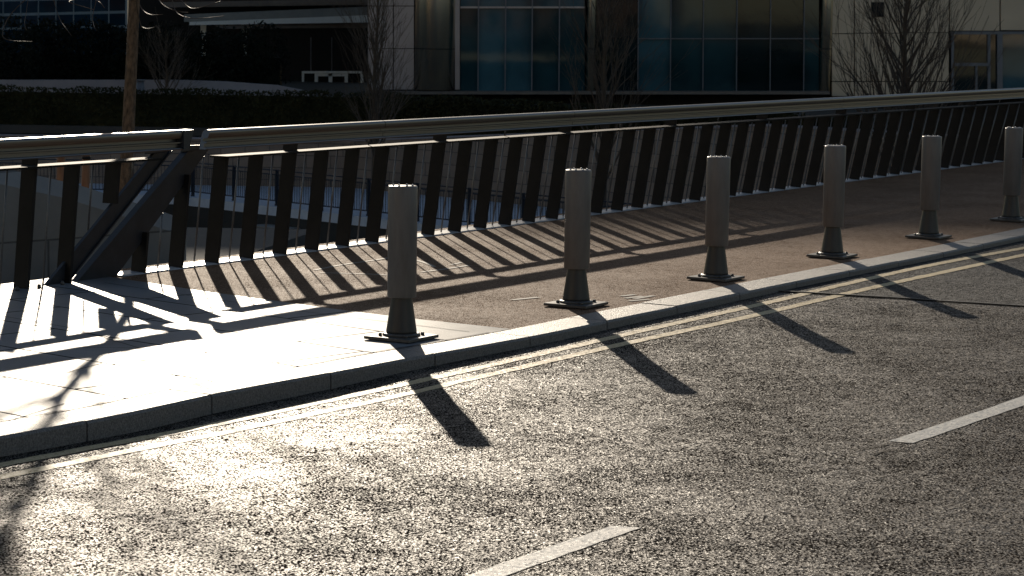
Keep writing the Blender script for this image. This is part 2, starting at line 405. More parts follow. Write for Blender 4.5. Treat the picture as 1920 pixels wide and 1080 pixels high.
# pale granite paving, 4 mm above
pv = [(205,519),(380,545.5),(660,583.5),(800,600),(960,617)]
pg = [G(x, y, .004) for x, y in pv]
kbs = [p for p in kb if p.y < pg[-1].y-.02 and p.y > 3]
poly = [(p.x,p.y,.004) for p in pg] + [(p.x,p.y,.004) for p in kbs[::-1]]
e = decke(pg[0], -.3); e2 = FP(-11, -.3, 0)
poly += [(e2.x,e2.y,.004),(e.x,e.y,.004)]
mb = MB(); mb.add(poly, [tuple(range(len(poly)))]); struct(mb.build('granite_paving', M['paving']))
# deck body
mb = MB(); mb.prism([FP(-12,-.32,-.01), FP(60,-.32,-.01), FP(60,-.32,-1.3), FP(-12,-.32,-1.3)], NN*.3)
struct(mb.build('bridge_edge', M['quaydark']))

# painted lines
def rise(p): return interp(p.y - (19.1-.22*(p.x-2)), [-.3, 0], [0, .004])
def ribbon(name, pts, wid, mat, dz=.006):
    P = [Groad(x, y, dz) for x, y in pts]; P = smooth(P, 2)
    # resample
    Q = []
    for i in range(len(P)-1):
        n = max(1, int((P[i+1]-P[i]).length/.06))
        for k in range(n): Q.append(P[i].lerp(P[i+1], k/n))
    Q.append(P[-1]); jr = random.Random(8); L = [p+V(jr.uniform(-1,1),jr.uniform(-1,1),0)*.005 for p in offset(Q, wid/2)]; Rr = [p+V(jr.uniform(-1,1),jr.uniform(-1,1),0)*.005 for p in offset(Q, -wid/2)]
    vs = []; 
    for a, b in zip(L, Rr): vs += [(a.x,a.y,rz(a.x,a.y)+dz+rise(a)), (b.x,b.y,rz(b.x,b.y)+dz+rise(b))]
    mb = MB(); mb.add(vs, [(2*i, 2*i+1, 2*i+3, 2*i+2) for i in range(len(Q)-1)])
    return struct(mb.build(name, mat))
ya = [(-300,931),(0,872),(187,836),(300,815),(469,782),(609,752),(750,722),(880,694),(1010,664),(1107,642),(1172,627),(1301,598),(1398,577),(1500,553),(1612,527),(1740,498),(1920,465.5),(2200,416)]
yb = [(-300,957),(0,895),(187,857),(328,828),(469,801),(609,771),(750,741),(880,711),(1010,681),(1123,655),(1188,640),(1317,613),(1415,591),(1500,571),(1595,549),(1698,526),(1783,508),(1920,478),(2200,425)]
ribbon('yellow_line', ya, .085, M['yellow'], .003); ribbon('yellow_line', yb, .085, M['yellow'], .003)
def dash(pL, pR):                           # two long edges, same number of points
    A_ = [Groad(x, y, .005) for x, y in pL]; B_ = [Groad(x, y, .005) for x, y in pR]; vs = []; jr = random.Random(3)
    for i in range(len(A_)-1):
        for k in range(14):
            for P in (A_, B_):
                p = P[i].lerp(P[i+1], k/14)+V(jr.uniform(-1,1),jr.uniform(-1,1),0)*.004; vs.append((p.x,p.y,rz(p.x,p.y)+.003))
    mb = MB(); mb.add(vs, [(2*i, 2*i+1, 2*i+3, 2*i+2) for i in range(len(vs)//2-1)]); struct(mb.build('lane_dash', M['white']))
dash([(1666,826),(1925,739),(2200,628)], [(1712,830),(1925,757),(2230,640)])
dash([(560,1200),(872,1079),(1165,978)], [(640,1200),(945,1079),(1219,982)])

# joints and edging lines of the paving, worn marks on the footway
M['crack'] = simple('crack', (.008,.008,.008), (.015,.014,.013), .9, 30, spec=.1)
for px in ([(1612,843),(1640,838),(1668,833)], [(1640,852),(1655,846),(1690,841)], [(1180,776),(1200,775),(1216,778)], [(1085,752),(1110,749),(1150,753)], [(1700,560),(1760,566),(1810,569)]):
    P = smooth([Groad(x, y, .004) for x, y in px], 1); L_ = offset(P, .006); R_ = offset(P, -.006); vs = []
    for a, b in zip(L_, R_): vs += [(a.x,a.y,rz(a.x,a.y)+.004), (b.x,b.y,rz(b.x,b.y)+.004)]
    mb = MB(); mb.add(vs, [(2*i, 2*i+1, 2*i+3, 2*i+2) for i in range(len(P)-1)]); struct(mb.build('road_crack', M['crack']))
M['joint'] = simple('joint_grout', (.03,.03,.03), (.05,.05,.05), .9, 30, spec=.1)
M['mark'] = simple('worn_marking', (.30,.27,.23), (.40,.37,.33), .7, 60, spec=.2)
def strip(name, P, wid, z, mat):
    L = offset(P, wid/2); Rr = offset(P, -wid/2); vs = []
    for a, b in zip(L, Rr): vs += [(a.x,a.y,z), (b.x,b.y,z)]
    mb = MB(); mb.add(vs, [(2*i, 2*i+1, 2*i+3, 2*i+2) for i in range(len(P)-1)]); return struct(mb.build(name, mat))
for px in ([(196,530),(300,546),(400,561),(560,583),(700,600),(880,622)], [(0,592),(140,616),(262,653),(330,664),(460,681)], [(0,549),(60,537),(128,524)], [(0,786),(16,789),(120,757)],
           [(372,640),(240,668),(120,700)], [(0,665),(90,650),(262,653)]):
    strip('paving_joint', [G(x, y, .006) for x, y in px], .009, .007, M['joint'])
strip('paving_joint', [p for p in offset(kb, .004) if 8 < p.y < 15.9], .010, .0075, M['joint'])
for px in ([(590,507),(640,497),(700,489),(735,483)], [(600,512),(680,514),(735,517)], [(790,511),(830,506),(880,498)], [(775,487),(800,494),(815,501)], [(845,497),(865,493)]):
    strip('footway_marking', smooth([G(x, y, 0) for x, y in px], 1), .035, .004, M['mark'])
for px in ([(1165,556),(1190,553)], [(1172,560),(1205,556)], [(1190,561),(1225,555)], [(1180,565),(1216,562)], [(1010,558),(960,563)]):
    strip('footway_marking', [G(x, y, 0) for x, y in px], .05, .004, M['mark'])
# ------------------------------------------------------------------ bollards
def bollard(proto=None):
    if proto is None:
        r = empty('bollard')
        pl = MB(); h = .174
        pl.box(-h, h, -h, h, .006, .026); pl.build('base_plate', M['plate'], r, bevel=.003)
        fl = MB(); fl.lathe([(.122,.026),(.122,.038),(.112,.044)], 40); fl.build('flange_ring', M['plate'], r)
        for sx in (-1, 1):
            for sy in (-1, 1):
                b = MB(); b.lathe([(.014,.026),(.014,.037),(.009,.045)], 6, sx*.098, sy*.098); b.build('anchor_bolt', M['plate'], r)
        c = MB(); c.lathe([(.100,.040),(.098,.06),(.066,.275),(.066,.34)], 40); c.build('cone_foot', M['cone'], r)
        s = MB(); s.lathe([(.078,.274),(.090,.274),(.0935,.278),(.0945,.976),(.0925,.985),(.088,.988),(.02,.988)], 56); s.build('sleeve', M['sleeve'], r)
        for k in range(8):
            a = k*math.pi/4+.2; b = MB(); b.lathe([(.007,.988),(.007,.993),(.003,.997)], 8, .066*math.cos(a), .066*math.sin(a)); b.build('cap_stud', M['stud'], r)
        return r
    c = proto.copy(); COL.objects.link(c)
    for ch in list(proto.children):
        d = ch.copy(); COL.objects.link(d); d.parent = c
    return c
bl = [((752.5,637),'grey bollard on the pale granite paving, nearest and leftmost of the row'),
      ((1080,573.5),'grey bollard on brown asphalt, first one right of the pale paving corner'),
      ((1342,524),'grey bollard just left of the stepped kerb joint, third from the left'),
      ((1560,482),'grey bollard just right of the stepped kerb joint, its shadow crossing the road seam'),
      ((1741,446),'grey bollard with a pale reflection down its cone, second from the right edge'),
      ((1895,414),'farthest grey bollard, at the right edge of the photo where the kerb leaves it')]
proto = None
for i, (p, lab) in enumerate(bl):
    o = bollard(proto); proto = proto or o
    P = G(*p); P.z = .004 if i == 0 else 0; o.location = P; o.rotation_euler.z = R(-31 + (0,1.5,-1,2,0,1)[i])
    tag(o, lab, 'bollard', 'bollards along the kerb')

# ------------------------------------------------------------------ railings
def lean(s): return max(.07, .09 + .006*s)
ZB = .905                                    # thin bar height
def lat(s, n, z):                            # leaning lattice coordinates
    return FP(s, n + lean(s)*z/ZB, z)
PROF = [(-.030,1.00),(-.036,1.10),(-.030,1.125),(-.014,1.139),(.006,1.142),(.024,1.137),(.036,1.122),(.038,1.108),(.028,1.074),(-.015,1.070),(-.015,1.050),(.030,1.046),(.030,1.036),
        (.008,1.030),(.008,1.004),(.036,.999),(.040,.992),(.034,.985),(-.030,.985)]
def railseg(s0, s1, root, rise=0, cut=0):
    n = max(2, int((s1-s0)/.6)); vs = []; k = len(PROF)
    for i in range(n+1):
        for (pn, pz) in PROF:
            s = s0+(s1-s0)*i/n
            if cut and i == (0 if cut < 0 else n): s += (1.14-pz)*-.35 * (1 if cut < 0 else 1)
            vs.append(FP(s, lean(s)*1.05+.24+pn, pz+rise))
    mb = MB(); mb.add(vs, [(i*k+j, i*k+(j+1)%k, (i+1)*k+(j+1)%k, (i+1)*k+j) for i in range(n) for j in range(k)]+[tuple(range(k)), tuple(range(n*k, n*k+k))], True)
    return mb.build('handrail', M['rail'], root, auto=.5)
def plateprism(mb, quad, thick):             # quad in (s,z), in the leaning plane
    a = [lat(s, -thick/2, z) for s, z in quad]; b = [lat(s, thick/2, z) for s, z in quad]
    n = len(a); mb.add(a+b, [tuple(range(n))[::-1], tuple(range(n, 2*n))]+[(i,(i+1)%n,n+(i+1)%n,n+i) for i in range(n)])
def slat(root, s, z0, z1):
    mb = MB(); D = .067; t = .014
    p = []
    for z in (z0, z1):
        for (ds, dn) in ((-t,-D),(t,-D),(t,D),(-t,D)): p.append(lat(s+ds, dn, z))
    mb.hexa(p); return mb.build('slat', M['steel_dark'], root)
def rod(root, s, z0, z1):
    mb = MB(); mb.tube([lat(s, .0, z0), lat(s, .0, z1)], .0075, 8); mb.build('rod', M['rod'], root)
def bar(root, s0, s1, rise=0):
    n = max(1, int((s1-s0)/1.0)); mb = MB()
    for i in range(n):
        a, b = s0+(s1-s0)*i/n, s0+(s1-s0)*(i+1)/n
        q = [(lean(a)-.015,a),(lean(b)-.015,b),(lean(b)+.165,b),(lean(a)+.165,a)]
        mb.hexa([FP(s,nn,.893+rise) for nn,s in q]+[FP(s,nn,.909+rise) for nn,s in q])
    mb.build('top_bar', M['bar'], root)
def strut(root, edgeL, edgeR, flangeside):
    # edges: (s0, slope)  s = s0 + slope*z
    z1 = 1.0 if flangeside < 0 else .97
    f = lambda e, z: e[0]+e[1]*z
    mb = MB(); plateprism(mb, [(f(edgeL,.004),.004),(f(edgeR,.004),.004),(f(edgeR,z1),z1),(f(edgeL,z1),z1)], .03)
    o = mb.build('end_strut', M['steel_strut'], root)
    e = edgeL if flangeside < 0 else edgeR; t = .018*flangeside; mb = MB(); pts = []
    for z in (.004, 1.0 if flangeside < 0 else .97):
        s = f(e, z)
        for ds, dn in ((0,-.032),(t,-.032),(t,.032),(0,.032)): pts.append(lat(s+ds, dn, z))
    mb.hexa(pts); mb.build('strut_flange', M['steel_strut'], root)
right = empty('bridge_railing', FP(.3,0,0)); tag(right, 'long dark slatted railing with steel handrail running away to the right edge', 'railing')
left = empty('bridge_railing', FP(-.3,0,0)); tag(left, 'short end of a slatted railing at the left edge, left of the sloping gap', 'railing')
cuts = [1.32, 3.83, 7.25, 14.1, 21.3, 28.8, 36.8]
for i in range(len(cuts)-1): railseg(cuts[i]+(.004 if i else 0), cuts[i+1]-.004, right, 0, -1 if i == 0 else 0)
bar(right, 1.70, 37)
eR = (.60, 1.08); eL = (.13, 1.29)
strut(right, eL, eR, -1)
for k in range(1, 76):
    s = .41+.4755*k if k > 1 else .89
    zt = ZB-.013
    if s < eR[0]+eR[1]*.9: zt = max(.05, (s+.07-eR[0])/eR[1])
    if k % 5 == 0: zt = 1.0
    if s < 36.6: slat(right, s, .004, zt)
    if zt == 1.0 and s < 36.6:
        mb = MB(); l = lean(s); mb.box(-.012,.012,0,.235,0,.04); mb.v = [tuple(FP(s+x, l-.03+y, 1.0+z)) for x, y, z in mb.v]; mb.build('rail_bracket', M['steel_dark'], right)
    sr = s+.238
    if sr > 1.0 and sr < 36.6:
        zt = ZB-.013 if sr > 1.75 else (sr-.02-eR[0])/eR[1]
        rod(right, sr, .02, zt)
    if k % 5 == 2 and s > 1.5: rod(right, sr, .91, 1.0)
mb = MB(); n = 30
for i in range(n):
    a, b = .62+36*i/n, .62+36*(i+1)/n
    mb.hexa([FP(a,-.10,.003),FP(b,-.10,.003),FP(b,.075,.003),FP(a,.075,.003),FP(a,-.10,.020),FP(b,-.10,.020),FP(b,.060,.012),FP(a,.060,.012)])
mb.build('base_ledge', M['ledge'], right)
# left railing
eR2 = (.0, 1.17); eL2 = (-.22, 1.22)
railseg(-6, .97, left, .01, 0); bar(left, -6, .86, .02)
mb = MB(); mb.prism([FP(.972,.30,.998),FP(.972,.30,1.148),FP(1.10,.30,1.150),FP(1.04,.30,.998)], NN*.09); mb.build('rail_end_cap', M['steel_strut'], left)
for root_, s_ in ((left,.93),(right,1.38)):
    mb = MB(); l = lean(s_); mb.hexa([FP(s_-.05,l-.02,.95),FP(s_+.05,l-.02,.95),FP(s_+.05,l+.24,.995),FP(s_-.05,l+.24,.995),FP(s_-.05,l-.02,1.0),FP(s_+.05,l-.02,1.0),FP(s_+.05,l+.24,1.02),FP(s_-.05,l+.24,1.02)]); mb.build('rail_bracket', M['steel_strut'], root_)
strut(left, eL2, eR2, 1)
for k in range(-9, 3):
    s = .0+.4755*k
    z0 = .004
    if k == 1: z0 = (s-eL2[0]+.02)/eL2[1]
    if k < 2: slat(left, s, z0, 1.0 if k % 5 == 4 else ZB+.007)
    sr = s+.238
    if sr < .75: rod(left, sr, .02 if sr < -.25 else (sr-eL2[0]+.02)/eL2[1], ZB+.007)
# anchor lugs at the foot of the left railing
for s in (-.62,-.38,-.12):
    mb = MB(); c = FP(s,.09,.004); mb.lathe([(.016,0),(.016,.014),(.008,.03)], 8); mb.build('anchor_bolt', M['plate'], left, loc=c)
for root in (left, right):
    for ch in root.children: ch.location = ch.location - root.location

# ------------------------------------------------------------------ left abutment, bank, tree
mb = MB()
q = [AT(-260,282,20.6), AT(0,345,21.4), AT(120,371,21.9), AT(240,408,22.5), AT(330,437,22.9)]
for i in range(len(q)-1):
    a, b = q[i], q[i+1]; mb.prism([a, b, V(b.x,b.y,-4), V(a.x,a.y,-4)], (.05,.35,.10))
tag(mb.build('abutment_wall', M['abut']), 'pale concrete wall with a sloping top behind the railing at left', 'wall')
mb = MB(); mb.prism([V(-30,22.2,-.35),V(-3.0,22.4,-.35),V(-2.4,30,-.6),V(-30,30,-.6)], (0,0,-5)); struct(mb.build('embankment', M['ground']))

def branch(mb, rnd, p, d, L, r, depth, spread, up, seg=4, kids=3, out=None, minr=.0012):
    pts = [p.copy()]; rad = [r]; dd = d.normalized()
    for i in range(seg):
        dd = (dd + Vector((rnd.uniform(-1,1),rnd.uniform(-1,1),rnd.uniform(-1,1)))*.10 + Vector((0,0,up*.10))).normalized()
        p = p + dd*(L/seg); pts.append(p.copy()); rad.append(max(minr, r*(1-.75*(i+1)/seg)))
    mb.tube(pts, rad, 5 if r > .01 else 3, cap=False)
    if depth <= 0: return
    for k in range(kids):
        t = rnd.uniform(.25, 1.0); i = min(seg-1, int(t*seg)); q = pts[i].lerp(pts[i+1], t*seg-i)
        base = (pts[i+1]-pts[i]).normalized()
        a = rnd.uniform(0, 2*math.pi); o1 = base.orthogonal().normalized(); o2 = base.cross(o1)
        nd = (base + (o1*math.cos(a)+o2*math.sin(a))*spread*rnd.uniform(.6,1.3))
        branch(mb, rnd, q, nd, L*rnd.uniform(.45,.75), max(minr, rad[i]*.55), depth-1, spread, up, max(3,seg-1), kids, minr=minr)
# main foreground tree
rnd = random.Random(11)
tb = AT(229,420,24.3); tree = empty('bare_tree', (tb.x,tb.y,-.4))
tag(tree, 'young bare tree with a sunlit orange trunk behind the left railing', 'tree')
tr = MB(); cpx = [(228,432),(231,380),(235,330),(240,260),(243,190),(247,110),(250,40),(253,-20)]
pts = [AT(x, y, 24.3) for x, y in cpx]; pts[0].z = -.45
q0 = pts[-1]; pts += [q0+V(-.10,-.05,.45), q0+V(-.32,-.1,1.1), q0+V(-.42,-.1,1.9), q0+V(-.45,0,2.8)]
tr.tube(pts, [.078,.072,.068,.064,.061,.058,.056,.054,.054,.050,.044,.03], 14)
tr.build('trunk', M['bark'], tree).location = -tree.location
cr = MB()
top = pts[-1]
for k in range(15):
    t = (k+rnd.random())/15*2.999; p = pts[-4+int(t)].lerp(pts[-3+int(t)], t-int(t))
    a = k*2.4+rnd.uniform(-.3,.3)
    branch(cr, rnd, p, V(math.cos(a)*1.0, math.sin(a)*1.0, .75), rnd.uniform(1.3,2.1), .022, 3, .55, .4, 6, 4, minr=.002)
for k in range(14):
    t = rnd.uniform(1, 2.99); p = pts[-4+int(t)].lerp(pts[-3+int(t)], t-int(t))
    branch(cr, rnd, p, V(-1.0, rnd.uniform(-.9,.9), rnd.uniform(.2,.9)), rnd.uniform(1.6,2.4), .026, 3, .6, .3, 6, 4, minr=.003)
branch(cr, rnd, top, V(.05,0,1), 2.6, .03, 3, .5, .5, 6, 5, minr=.002)
# drooping twigs that reach into the top of the frame
def droop(px, Yd, w=.0035):
    P = smooth([AT(x, y, Yd+.25*math.sin(i*1.3)) for i, (x, y) in enumerate(px)], 2)
    cr.tube(P, [w+(.002)*(1-i/len(P)) for i in range(len(P))], 5)
droop([(248,-60),(180,-30),(150,-2),(125,2),(140,8),(175,18)], 24.0)
droop([(250,-70),(100,-40),(20,20),(0,68),(18,77),(60,78)], 23.8)
droop([(252,-50),(258,0),(268,22),(285,29),(305,27)], 24.2)
droop([(252,-20),(262,48),(272,54),(285,53),(295,48),(300,60)], 24.1)
droop([(254,-80),(300,-20),(296,0),(312,15),(340,23),(352,23)], 24.0)
droop([(256,-100),(320,-30),(325,20),(345,33),(375,35),(420,30)], 23.9)
droop([(254,-80),(330,-10),(350,12),(365,18),(410,4),(430,-6)], 23.7)
droop([(250,-60),(190,-20),(170,-5),(188,4),(196,15)], 23.9)
droop([(250,-90),(60,-60),(50,20),(45,45),(50,57)], 24.4, .0025)
droop([(250,-90),(90,-40),(110,35),(125,55),(135,68)], 24.4, .0025)
droop([(250,-90),(190,-30),(172,30),(176,50),(181,57)], 24.4, .0025)
cr.build('crown', M['twig'], tree).location = -tree.location
for (x, y0, y1, Yd, lab) in ((112,284,440,23.2,'reddish timber stake behind the left railing, left one of two'),(159,289,450,23.4,'orange brown timber stake behind the left railing, nearer the tree trunk')):
    a, b = AT(x+3,y0,Yd), AT(x-2,y1,Yd); e_ = empty('tree_stake', b)
    mb = MB(); mb.tube([b, a], .040, 12); mb.build('post', M['stake'], e_).location = -b
    mb = MB(); mb.tube([a+V(0,0,-.05), a+V(0,0,-.02)], .0425, 12); mb.build('tie_band', M['black'], e_).location = -b
    tag(e_, lab, 'stake')

# ------------------------------------------------------------------ canal, promenade, quay
PR = -4.3
def line(pxA, YA, pxB, YB, z):
    a = AT(pxA, 30, YA); b = AT(pxB, 30, YB); return V(a.x,a.y,z), V(b.x,b.y,z)
ra, rb = line(476, 81, 1030, 70.5, PR)
dl = (rb-ra).normalized(); dn_ = V(dl.y, -dl.x, 0)     # towards camera
if dn_.y > 0: dn_ = -dn_
def RP(s, n, z):                             # along the quay; square to the view left of s = -4
    c = ra + dl*max(s, -4) + dn_*n
    return V(c.x+min(0, s+4), c.y, z)
def quayprism(mb, n0, n1, z0, z1):
    for a, b in ((-60, S0), (S0, S1)):
        mb.hexa([RP(a,n0,z0),RP(b,n0,z0),RP(b,n1,z0),RP(a,n1,z0),RP(a,n0,z1),RP(b,n0,z1),RP(b,n1,z1),RP(a,n1,z1)])
S0, S1 = -4, 44
mb = MB(); quayprism(mb, .35, -12, PR-.3, PR); struct(mb.build('promenade', M['prom']))
mb = MB(); quayprism(mb, .3, -.2, -9, PR-.3); tag(mb.build('quay_wall', M['quaydark']), 'dark stone quay face below the far promenade', 'wall')
mb = MB(); mb.prism([RP(1.2,1.0,-4.9),RP(3.0,1.0,-4.9),RP(3.0,1.0,-6.2),RP(1.2,1.0,-6.2)], -dn_*.68)
tag(mb.build('landing_stage', M['abut']), 'pale concrete landing block low on the far quay', 'landing')
mb = MB(); mb.add([(-120,20,-6.6),(160,20,-6.6),(160,140,-6.6),(-120,140,-6.6)], [(0,1,2,3)]); struct(mb.build('water', M['water']))
# retaining wall behind promenade
WN = -7.4
def ztop(s): return interp(s, [-4, 16], [-2.6, -1.15])
def topprism(mb, n0, n1, z0, dz0, dz1):     # z0 None: bottom follows the sloping wall top
    for a, b in [(-60,-30),(-30,-4)]+[(-4+2*i,-2+2*i) for i in range(24)]:
        f = lambda s_, d: ztop(s_)+d
        mb.hexa([RP(a,n0,f(a,dz0) if z0 is None else z0),RP(b,n0,f(b,dz0) if z0 is None else z0),RP(b,n1,f(b,dz0) if z0 is None else z0),RP(a,n1,f(a,dz0) if z0 is None else z0),
                 RP(a,n0,f(a,dz1)),RP(b,n0,f(b,dz1)),RP(b,n1,f(b,dz1)),RP(a,n1,f(a,dz1))])
mb = MB(); topprism(mb, WN, WN-.4, PR, 0, 0)
wroot = tag(mb.build('retaining_wall', M['quay']), 'brown stone tiled wall behind the far promenade railing', 'wall')
mb = MB(); topprism(mb, WN+.05, WN-.45, None, .002, .06); mb.build('coping', M['greywall'], wroot)
# railing
def promrail():
    root = empty('promenade_railing', RP(0,0,PR)); tag(root, 'dark railing of thin vertical bars along the far promenade', 'railing')
    def fin(mb, nm): mb.build(nm, M['prail'], root).location = -root.location
    mb = MB()
    for z in (-3.13, -3.27, -4.14): mb.tube([RP(-40,0,z), RP(S0,0,z), RP(S1,0,z)], .022, 6)
    fin(mb, 'rails')
    mb = MB(); s = -24
    while s < 26: mb.tube([RP(s,0,-4.14), RP(s,0,-3.27)], .011, 4, False); s += .12
    o = mb.build('bars', M['prail'], root); o.location = -root.location; o['kind'] = 'stuff'
    s = -20.3
    while s < 26:
        mb = MB(); mb.prism([RP(s-.018,.05,PR),RP(s+.018,.05,PR),RP(s+.018,.05,-3.1),RP(s-.018,.05,-3.1)], -dn_*.12); mb.lathe([(.07,PR),(.07,PR+.05),(.03,PR+.08)], 8, RP(s,0,0).x, RP(s,0,0).y)
        fin(mb, 'post'); s += 2.4
M['prail'] = simple('navy_railing_paint', (.008,.012,.022), (.012,.018,.03), .4, 5)
promrail()
# terrace ground behind the wall
mb = MB(); mb.prism([RP(-80,WN-.3,-2.2),RP(S0,WN-.3,-2.2),RP(S1+20,WN-.3,-2.2),V(160,300,-2.2),V(-160,300,-2.2)], (0,0,-.3)); struct(mb.build('terrace_ground', M['ground']))
# far ground to the horizon
mb = MB(); mb.add([(-1500,140,-7),(1500,140,-7),(1500,1800,-7),(-1500,1800,-7)], [(0,1,2,3)]); struct(mb.build('far_ground', M['ground']))
mb = MB(); mb.add([(-1500,-1500,-.4),(1500,-1500,-.4),(1500,-30,-.4),(-1500,-30,-.4)], [(0,1,2,3)]); struct(mb.build('near_ground', M['ground']))

mb = MB(); mb.add([(-220,-60,-.34),(-13,-60,-.34),(-13,8,-.34),(-220,8,-.34)], [(0,1,2,3)]); struct(mb.build('bounce_plaza', simple('bounce_paving', (.17,.15,.125), (.22,.19,.16), .8, .4)))  # unseen ground added for the column's reflection and bounce light
# foliage
def leaves(mb, rnd, n, fn, size):
    for _ in range(n):
        p = fn(); a = Vector((rnd.gauss(0,1),rnd.gauss(0,1),rnd.gauss(0,1))).normalized(); b = a.orthogonal().normalized(); c = a.cross(b)
        th = rnd.uniform(0, 6.28); d = b*math.cos(th)+c*math.sin(th); e = a.cross(d); s = size*rnd.uniform(.6,1.3)
        mb.add([p-d*s, p+e*s*.45, p+d*s, p-e*s*.45], [(0,1,2,3)])
rnd = random.Random(5)
hedge = MB()
def hp():
    s = rnd.uniform(-26, 27); n = WN-.45-abs(rnd.gauss(0,.35)); zt = ztop(s); z = zt+(-.80-zt)*(rnd.random()**.6)
    z += .04*math.sin(s*1.7) + .03*math.sin(s*4.3+1)
    return RP(s, n, z)
leaves(hedge, rnd, 42000, hp, .075)
quayprism(hedge, WN-.75, WN-1.35, -2.6, -1.0)
tag(hedge.build('hedge', M['leaf']), 'dark clipped hedge on top of the tiled wall, seen above the handrail', 'hedge')
# shrub mass behind
sh = MB(); blobs = []
for k in range(23):
    x = -10+k*23+rnd.uniform(-8,8); blobs.append((AT(x, rnd.uniform(92,120)-(12 if x < 200 else 0), 108+rnd.uniform(-2,3)), rnd.uniform(.9,1.5)))
def sp():
    c, r = rnd.choice(blobs); v = Vector((rnd.gauss(0,1),rnd.gauss(0,1)*.7,rnd.gauss(0,1))).normalized()*r*rnd.uniform(.75,1.08); v.z *= 1.0
    p = c+v
    if rnd.random() < .35: p.z -= rnd.uniform(0,1.6)
    return p
leaves(sh, rnd, 26000, sp, .10)
a, b = AT(-60,98,110.5), AT(525,108,110.5)
sh.prism([a, b, V(b.x,b.y,-2.2), V(a.x,a.y,-2.2)], (0,1,0))
tag(sh.build('shrubbery', M['leafd']), 'almost black evergreen shrubs massed behind the low grey wall', 'shrubs')

# low grey wall
mb = MB(); W = [AT(-120,150,98), AT(330,150,98), AT(420,153,98.5), AT(520,160,99), AT(582,172,99)]
for i in range(len(W)-1):
    a, b = W[i], W[i+1]; mb.prism([a, b, V(b.x,b.y,-2.2), V(a.x,a.y,-2.2)], (0,.35,0))
tag(mb.build('low_wall', M['greywall']), 'long low mauve grey wall between hedge and dark shrubs at left', 'wall')
# dark slim post by the trunk
o = empty('lamp_post', V(AT(263,172,93).x, 93, -2.2)); b0 = o.location.copy()
mb = MB(); c = AT(263,152,93); mb.tube([V(c.x,93,-2.2), V(c.x,93,c.z)], [.30,.14], 12); mb.build('shaft', M['frame'], o).location = -b0
mb = MB(); mb.tube([V(c.x,93,c.z), V(c.x,93,c.z+.06)], .2, 12); mb.build('cap', M['frame'], o).location = -b0
tag(o, 'dark blue tapered post just right of the sunlit trunk', 'post')

# far bare trees
def fast_tree(px, Yd, seed, h, spread, lab, wide=1.0, start=1.4, nb=46, base=PR, tr_=.11):
    rnd = random.Random(seed); P = AT(px, 300, Yd); root = empty('bare_tree', V(P.x, P.y, base)); tag(root, lab, 'tree', 'upright bare trees beyond the bridge')
    mb = MB(); pts = [V(0,0,0)]; 
    for i in range(8): pts.append(V(rnd.uniform(-.05,.05), rnd.uniform(-.05,.05), h*(i+1)/8))
    rad = [tr_*(1-.85*i/8) for i in range(9)]; mb.tube(pts, rad, 8); mb.build('trunk', M['twig'], root)
    c = MB()
    for k in range(nb):
        t = start/h + (1-start/h)*(k/nb)**1.15*.93; z = t*h; i = min(7, int(t*8)); p = pts[i].lerp(pts[i+1], t*8-i)
        a = k*2.399+rnd.uniform(-.4,.4)
        L = wide*(1.7*(1-t)+.75)*rnd.uniform(.8,1.15)
        branch(c, rnd, p, V(math.cos(a)*spread, math.sin(a)*spread, 1.0)+V(rnd.uniform(-.15,.15),0,0), L*rnd.uniform(.75,1.25), max(.014, rad[i]*.48), 2, .42, .9, 5, 4, minr=.005)
    c.build('crown', M['twig'], root)
fast_tree(703, 80.5, 3, 8.2, .42, 'tall narrow bare tree in front of the metal wall panels, left of the gold column', 1.0)
fast_tree(1133, 72.5, 7, 8.0, .46, 'bare upright tree in front of the glass front, above the second bollard', 1.15, 1.4, 32)
fast_tree(1690, 66, 9, 7.6, .72, 'wide bushy bare tree in front of the beige cladding at right', 1.35, 1.2, 64, PR+.6, .13)
fast_tree(312, 96, 21, 3.2, .9, 'small bare tree in front of the low grey wall, right of the sunlit trunk', .75, .4, 26, -2.2, .07)

# ------------------------------------------------------------------ buildings
def slab(mb, quad, Y, th=.3):                 # quad px: tl,tr,br,bl ; Y (YL,YR)
    YL, YR = Y if isinstance(Y, tuple) else (Y, Y)
    p = [AT(*quad[0],YL), AT(*quad[1],YR), AT(*quad[2],YR), AT(*quad[3],YL)]
    mb.prism(p, (0,th,0))
def rect(mb, x0, x1, y0, y1, Y, th=.3): slab(mb, [(x0,y0),(x1,y0),(x1,y1),(x0,y1)], Y, th)
def bld(name, px, Yd, lab):
    P = AT(px, 100, Yd); r = empty(name, V(P.x, P.y, -2.2)); tag(r, lab, 'building'); return r
def put(mb, nm, mat, root, **k):
    o = mb.build(nm, mat, root, **k); o.location = -root.location; return o
TOPZ = 28.65
# --- main glass building (right two thirds)
B = bld('glass_building', 1240, 120, 'large building with metal cladding, round columns and a tall glass front')
YF = 120.0
def yz(px, z, Y): P = AT(px, 100, Y); return V(P.x, Y, z)
mb = MB(); a, c = yz(738,-2.2,YF+1.2), yz(2400,-2.2,YF+1.2)
mb.prism([a, c, V(c.x,c.y,TOPZ-1), V(a.x,a.y,TOPZ-1)], (0,22,0)); put(mb, 'core', M['black'], B)
mb = MB(); rect(mb, 725, 1556, 171.5, 177, YF-1.0, 1.5); put(mb, 'plinth', M['soffit'], B)
mb = MB(); a, c = yz(735,4.6,YF+.6), yz(2400,4.6,YF+.6); mb.prism([a, c, V(c.x,c.y,TOPZ), V(a.x,a.y,TOPZ)], (0,.6,0)); put(mb, 'upper_wall', M['clad'], B)
